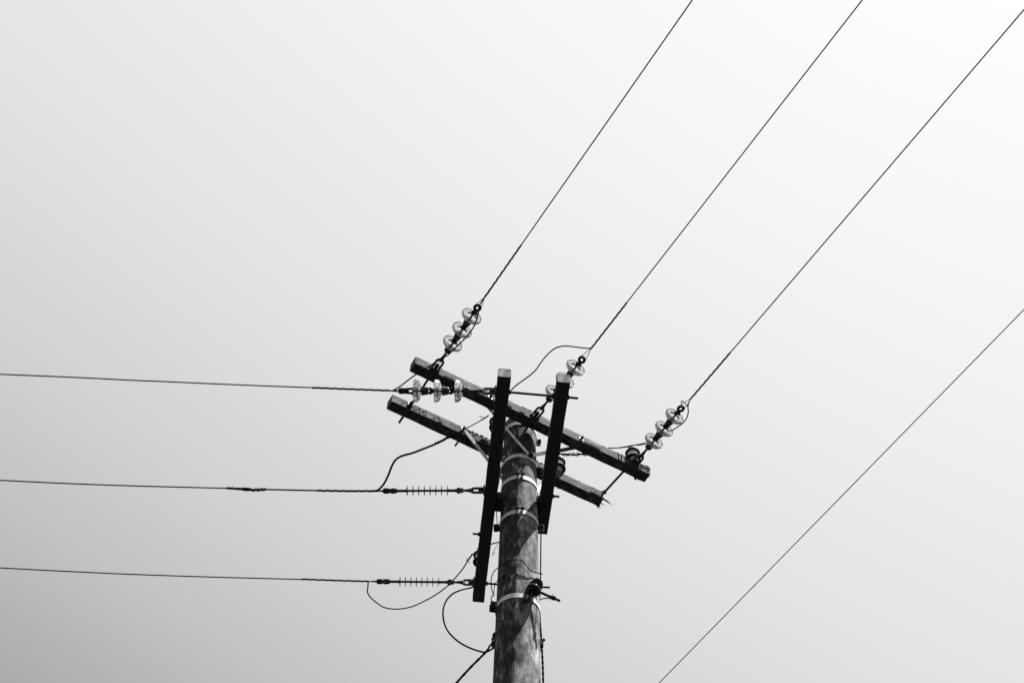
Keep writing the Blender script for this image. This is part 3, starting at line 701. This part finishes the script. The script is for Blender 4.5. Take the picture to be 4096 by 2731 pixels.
lead('jumper_cable', 'thick black cable bending up from the middle level wire with a taped joint', j3, .0082, None, 'cable',
     lambda mb: (mb.tube(pix([(1800, 1745), (1830, 1730), (1866, 1712), (1895, 1697), (1925, 1680), (1957, 1660)], dW2-.08, dW2+.05), .0045, 8), tape(mb)))
dE3 = dep(eL3); dId = dep(Pd)
lead('jumper_wire', 'black jumper looping below the lower ribbed insulator and up to the far porcelain insulator',
     pix([(1473, 2326), (1471, 2350), (1470, 2367), (1480, 2385), (1500, 2404), (1530, 2425), (1560, 2433), (1600, 2434), (1650, 2424), (1705, 2399), (1745, 2376), (1788, 2344), (1815, 2317), (1838, 2290), (1855, 2268), (1872, 2240), (1890, 2215)], dE3, dId+.02, .06), .0050, None, 'cable',
     lambda mb: (helix(mb, pix([(1868, 2245), (1880, 2228), (1891, 2212)], dId, dId), .0065, .012, .0035, 1, 0, 6, .003, .8), mb.torus(zframe(ond(1873, 2246, dId-.01), -cF), .009, .002), mb.torus(zframe(ond(1869, 2236, dId-.01), -cF), .007, .002)))
dJ = dep(Pe)
jn = (1943, 2606)
lead('drop_cable', 'black cable looping from the far end of the long dark crossarm to the pole',
     pix([(1895, 2343), (1882, 2350), (1850, 2357), (1815, 2371), (1790, 2394), (1776, 2422), (1772, 2452), (1776, 2487), (1790, 2520), (1815, 2549), (1848, 2574), (1885, 2592), (1922, 2604), jn, (1975, 2590), (1995, 2578)], dep(PB(.98, -.25)), dJ, 0), .0062)
gp = pix([(1973, 2560), (1960, 2580), jn, (1880, 2670), (1824, 2732), (1700, 2880)], dJ, dJ-.9, 0)
gp = extend(gp, 10, 0)
lead('service_cable', 'thick twisted cable slanting from the pole side down to the bottom edge', gp[8:], .0070, None, 'cable',
     lambda mb: (helix(mb, gp[14:46], .0034, .20, .0060, 2, 0, 8, .01), mb.tube(gp[:18], .0038, 6)))
# short twisted tie between far crossarm and shaft with a curled tail
dT = dep(V((-.16, .02, 8.95)))
tp = pix([(1955, 2177), (1968, 2174), (1982, 2170), (1999, 2167)], dT, dT)
lead('tie_wire', 'short twisted tie wire with a curled tail between the long dark crossarm and the pole', tp, .0034, None, 'wire',
     lambda mb: (helix(mb, tp, .0045, .014, .0030, 1, 0, 6, .003, .7), mb.tube(pix([(1992, 2170), (1990, 2180), (1982, 2190), (1976, 2204), (1975, 2209), (1971, 2210), (1969, 2215), (1973, 2219), (1977, 2216), (1977, 2209), (1971, 2209)], dT, dT), .0021, 6)))
# loop of thin wire round the front of the shaft
def onpole(u, v, off=.006):
    z = 8.5
    r_ = ray(u, v); A = cC
    for _ in range(6):
        rr = rp(z)+off; a_ = r_.x**2+r_.y**2; b_ = 2*(A.x*r_.x+A.y*r_.y); c_ = A.x**2+A.y**2-rr*rr; D = b_*b_-4*a_*c_
        if D < 0: s_ = -b_/(2*a_)
        else: s_ = (-b_-math.sqrt(D))/(2*a_)
        P = A+r_*s_; z = P.z
    return P
lp = [ond(u, v, dep(onpole(1992, 2262))-.02+o_) for u, v, o_ in ((1966, 2405, .08), (1965, 2392, .08), (1969, 2382, .06), (1973, 2374, .05), (1966, 2350, .03), (1964, 2325, .02), (1968, 2302, .01), (1978, 2282, 0))]
lp += [onpole(u, v, .02) for u, v in ((1995, 2268), (2020, 2252), (2040, 2243), (2062, 2238), (2083, 2239), (2095, 2247), (2107, 2263), (2118, 2278), (2130, 2285))]
lp += [ond(2152, 2291, dep(onpole(2140, 2288))-.01), ond(2171, 2295, dep(onpole(2140, 2288))-.02)]
kn = dep(onpole(1992, 2262))+.04
lead('wire_loop', 'thin dark wire looping round the front of the concrete pole above the lowest band', smoothpath(lp, 6), .0034, None, 'wire',
     lambda mb: (mb.tube(smoothpath([ond(1974, 2374, kn), ond(1977, 2352, kn), ond(1978, 2340, kn), ond(1984, 2328, kn)]+[onpole(u, v, .003) for u, v in ((1993, 2318), (2010, 2308), (2028, 2298))], 5), .0030, 6),
                 mb.tube([ond(1970, 2380, kn), ond(1980, 2376, kn)], .0026, 6), mb.blob(ond(1971, 2381, kn), .007, 2)))
# earth lead down the right side
dR = dep(V((.175, -.02, 8.6)))
ep = pix([(2164, 2120), (2163, 2200), (2162, 2300), (2161, 2350), (2160, 2372), (2157, 2395), (2155, 2412), (2158, 2450), (2161, 2500), (2165, 2550), (2168, 2600), (2171, 2660), (2173, 2731), (2177, 2860), (2182, 3100)], dR+.35, dR-1.0)
def ex_(mb):
    k0 = int(len(ep)*.45); mb.tube(ep[k0:], .0068, 8); helix(mb, ep[k0:], .0050, .09, .0042, 2, 0, 6, .01)
    da = dep(Pf); mb.tube(smoothpath([ond(2160, 2397, da), ond(2175, 2392, da), ond(2200, 2390, da-.03), ond(2222, 2385, da-.05)], 5), .0045, 6)
    mb.tube([ond(2141, 2398, da+.01), ond(2153, 2417, da+.02)], .0042, 6)
lead('earth_lead', 'long dark lead running down along the right edge of the concrete pole', ep, .0046, None, 'cable', ex_)
# thin bright-lit lead behind the long crossarm, left of the shaft
dQ = dep(V((-.19, -.03, 9.5)))
lead('thin_lead', 'thin straight lead between the longer dark crossarm and the left side of the pole',
     pix([(2018, 1825), (2011, 1832), (2004, 1880), (1990, 1956), (1983, 1985), (1985, 2030), (1989, 2095)], dQ-.16, dQ-.06), .0036, GALV, 'wire')
# line between the two right hand porcelain insulators and up to the third string
def tie10(mb):
    mb.tube(pix([(2475, 1791), (2516, 1786), (2530, 1781)], dep(Pa), dep(Pa)), .0042, 8)
    pth = pix([(2548, 1779), (2565, 1776), (2582, 1773)], dep(Pa), dep(Pa)-.1); helix(mb, pth, .0058, .014, .0036, 2, 0, 6, .003, .6)
    pth = pix([(2232, 1815), (2262, 1817), (2300, 1818), (2330, 1815), (2352, 1817)], dep(Pb), dep(Pb)); mb.tube(pth, .0052, 8); helix(mb, pth, .0075, .041, .0036, 2, 0, 6, .003, 2.4); helix(mb, pth, .006, .017, .0030, 1, 2, 6, .003, 2.5)
    for u, v, r_ in ((2280, 1815, .011), (2293, 1814, .014), (2309, 1821, .011), (2310, 1812, .009), (2268, 1820, .009)): mb.torus(zframe(ond(u, v, dep(Pb)-.01), (-cF+cR*.6)), r_, .0023)
j10 = pix([(2768, 1588), (2757, 1605), (2752, 1625), (2753, 1648), (2748, 1668), (2735, 1688), (2715, 1704), (2690, 1720), (2650, 1745), (2610, 1764), (2580, 1773), (2545, 1779), (2530, 1781), (2475, 1790), (2425, 1793), (2380, 1806), (2352, 1817)], dep(sE[2])+.04, dep(Pb), .12)
lead('jumper_wire', 'black jumper from the right glass string past two porcelain insulators behind the upper crossarm', j10, .0047, None, 'cable', tie10)
# loop pigtail above the third string's thimble
dd3 = dep(a3_)
lead('wire_tail', 'small stiff loop of wire above the thimble of the right glass string',
     pix([(2727, 1618), (2725, 1606), (2730, 1603), (2740, 1612), (2752, 1628)], dd3, dd3), .0036, None, 'wire')
# neck ties on the two visible insulators
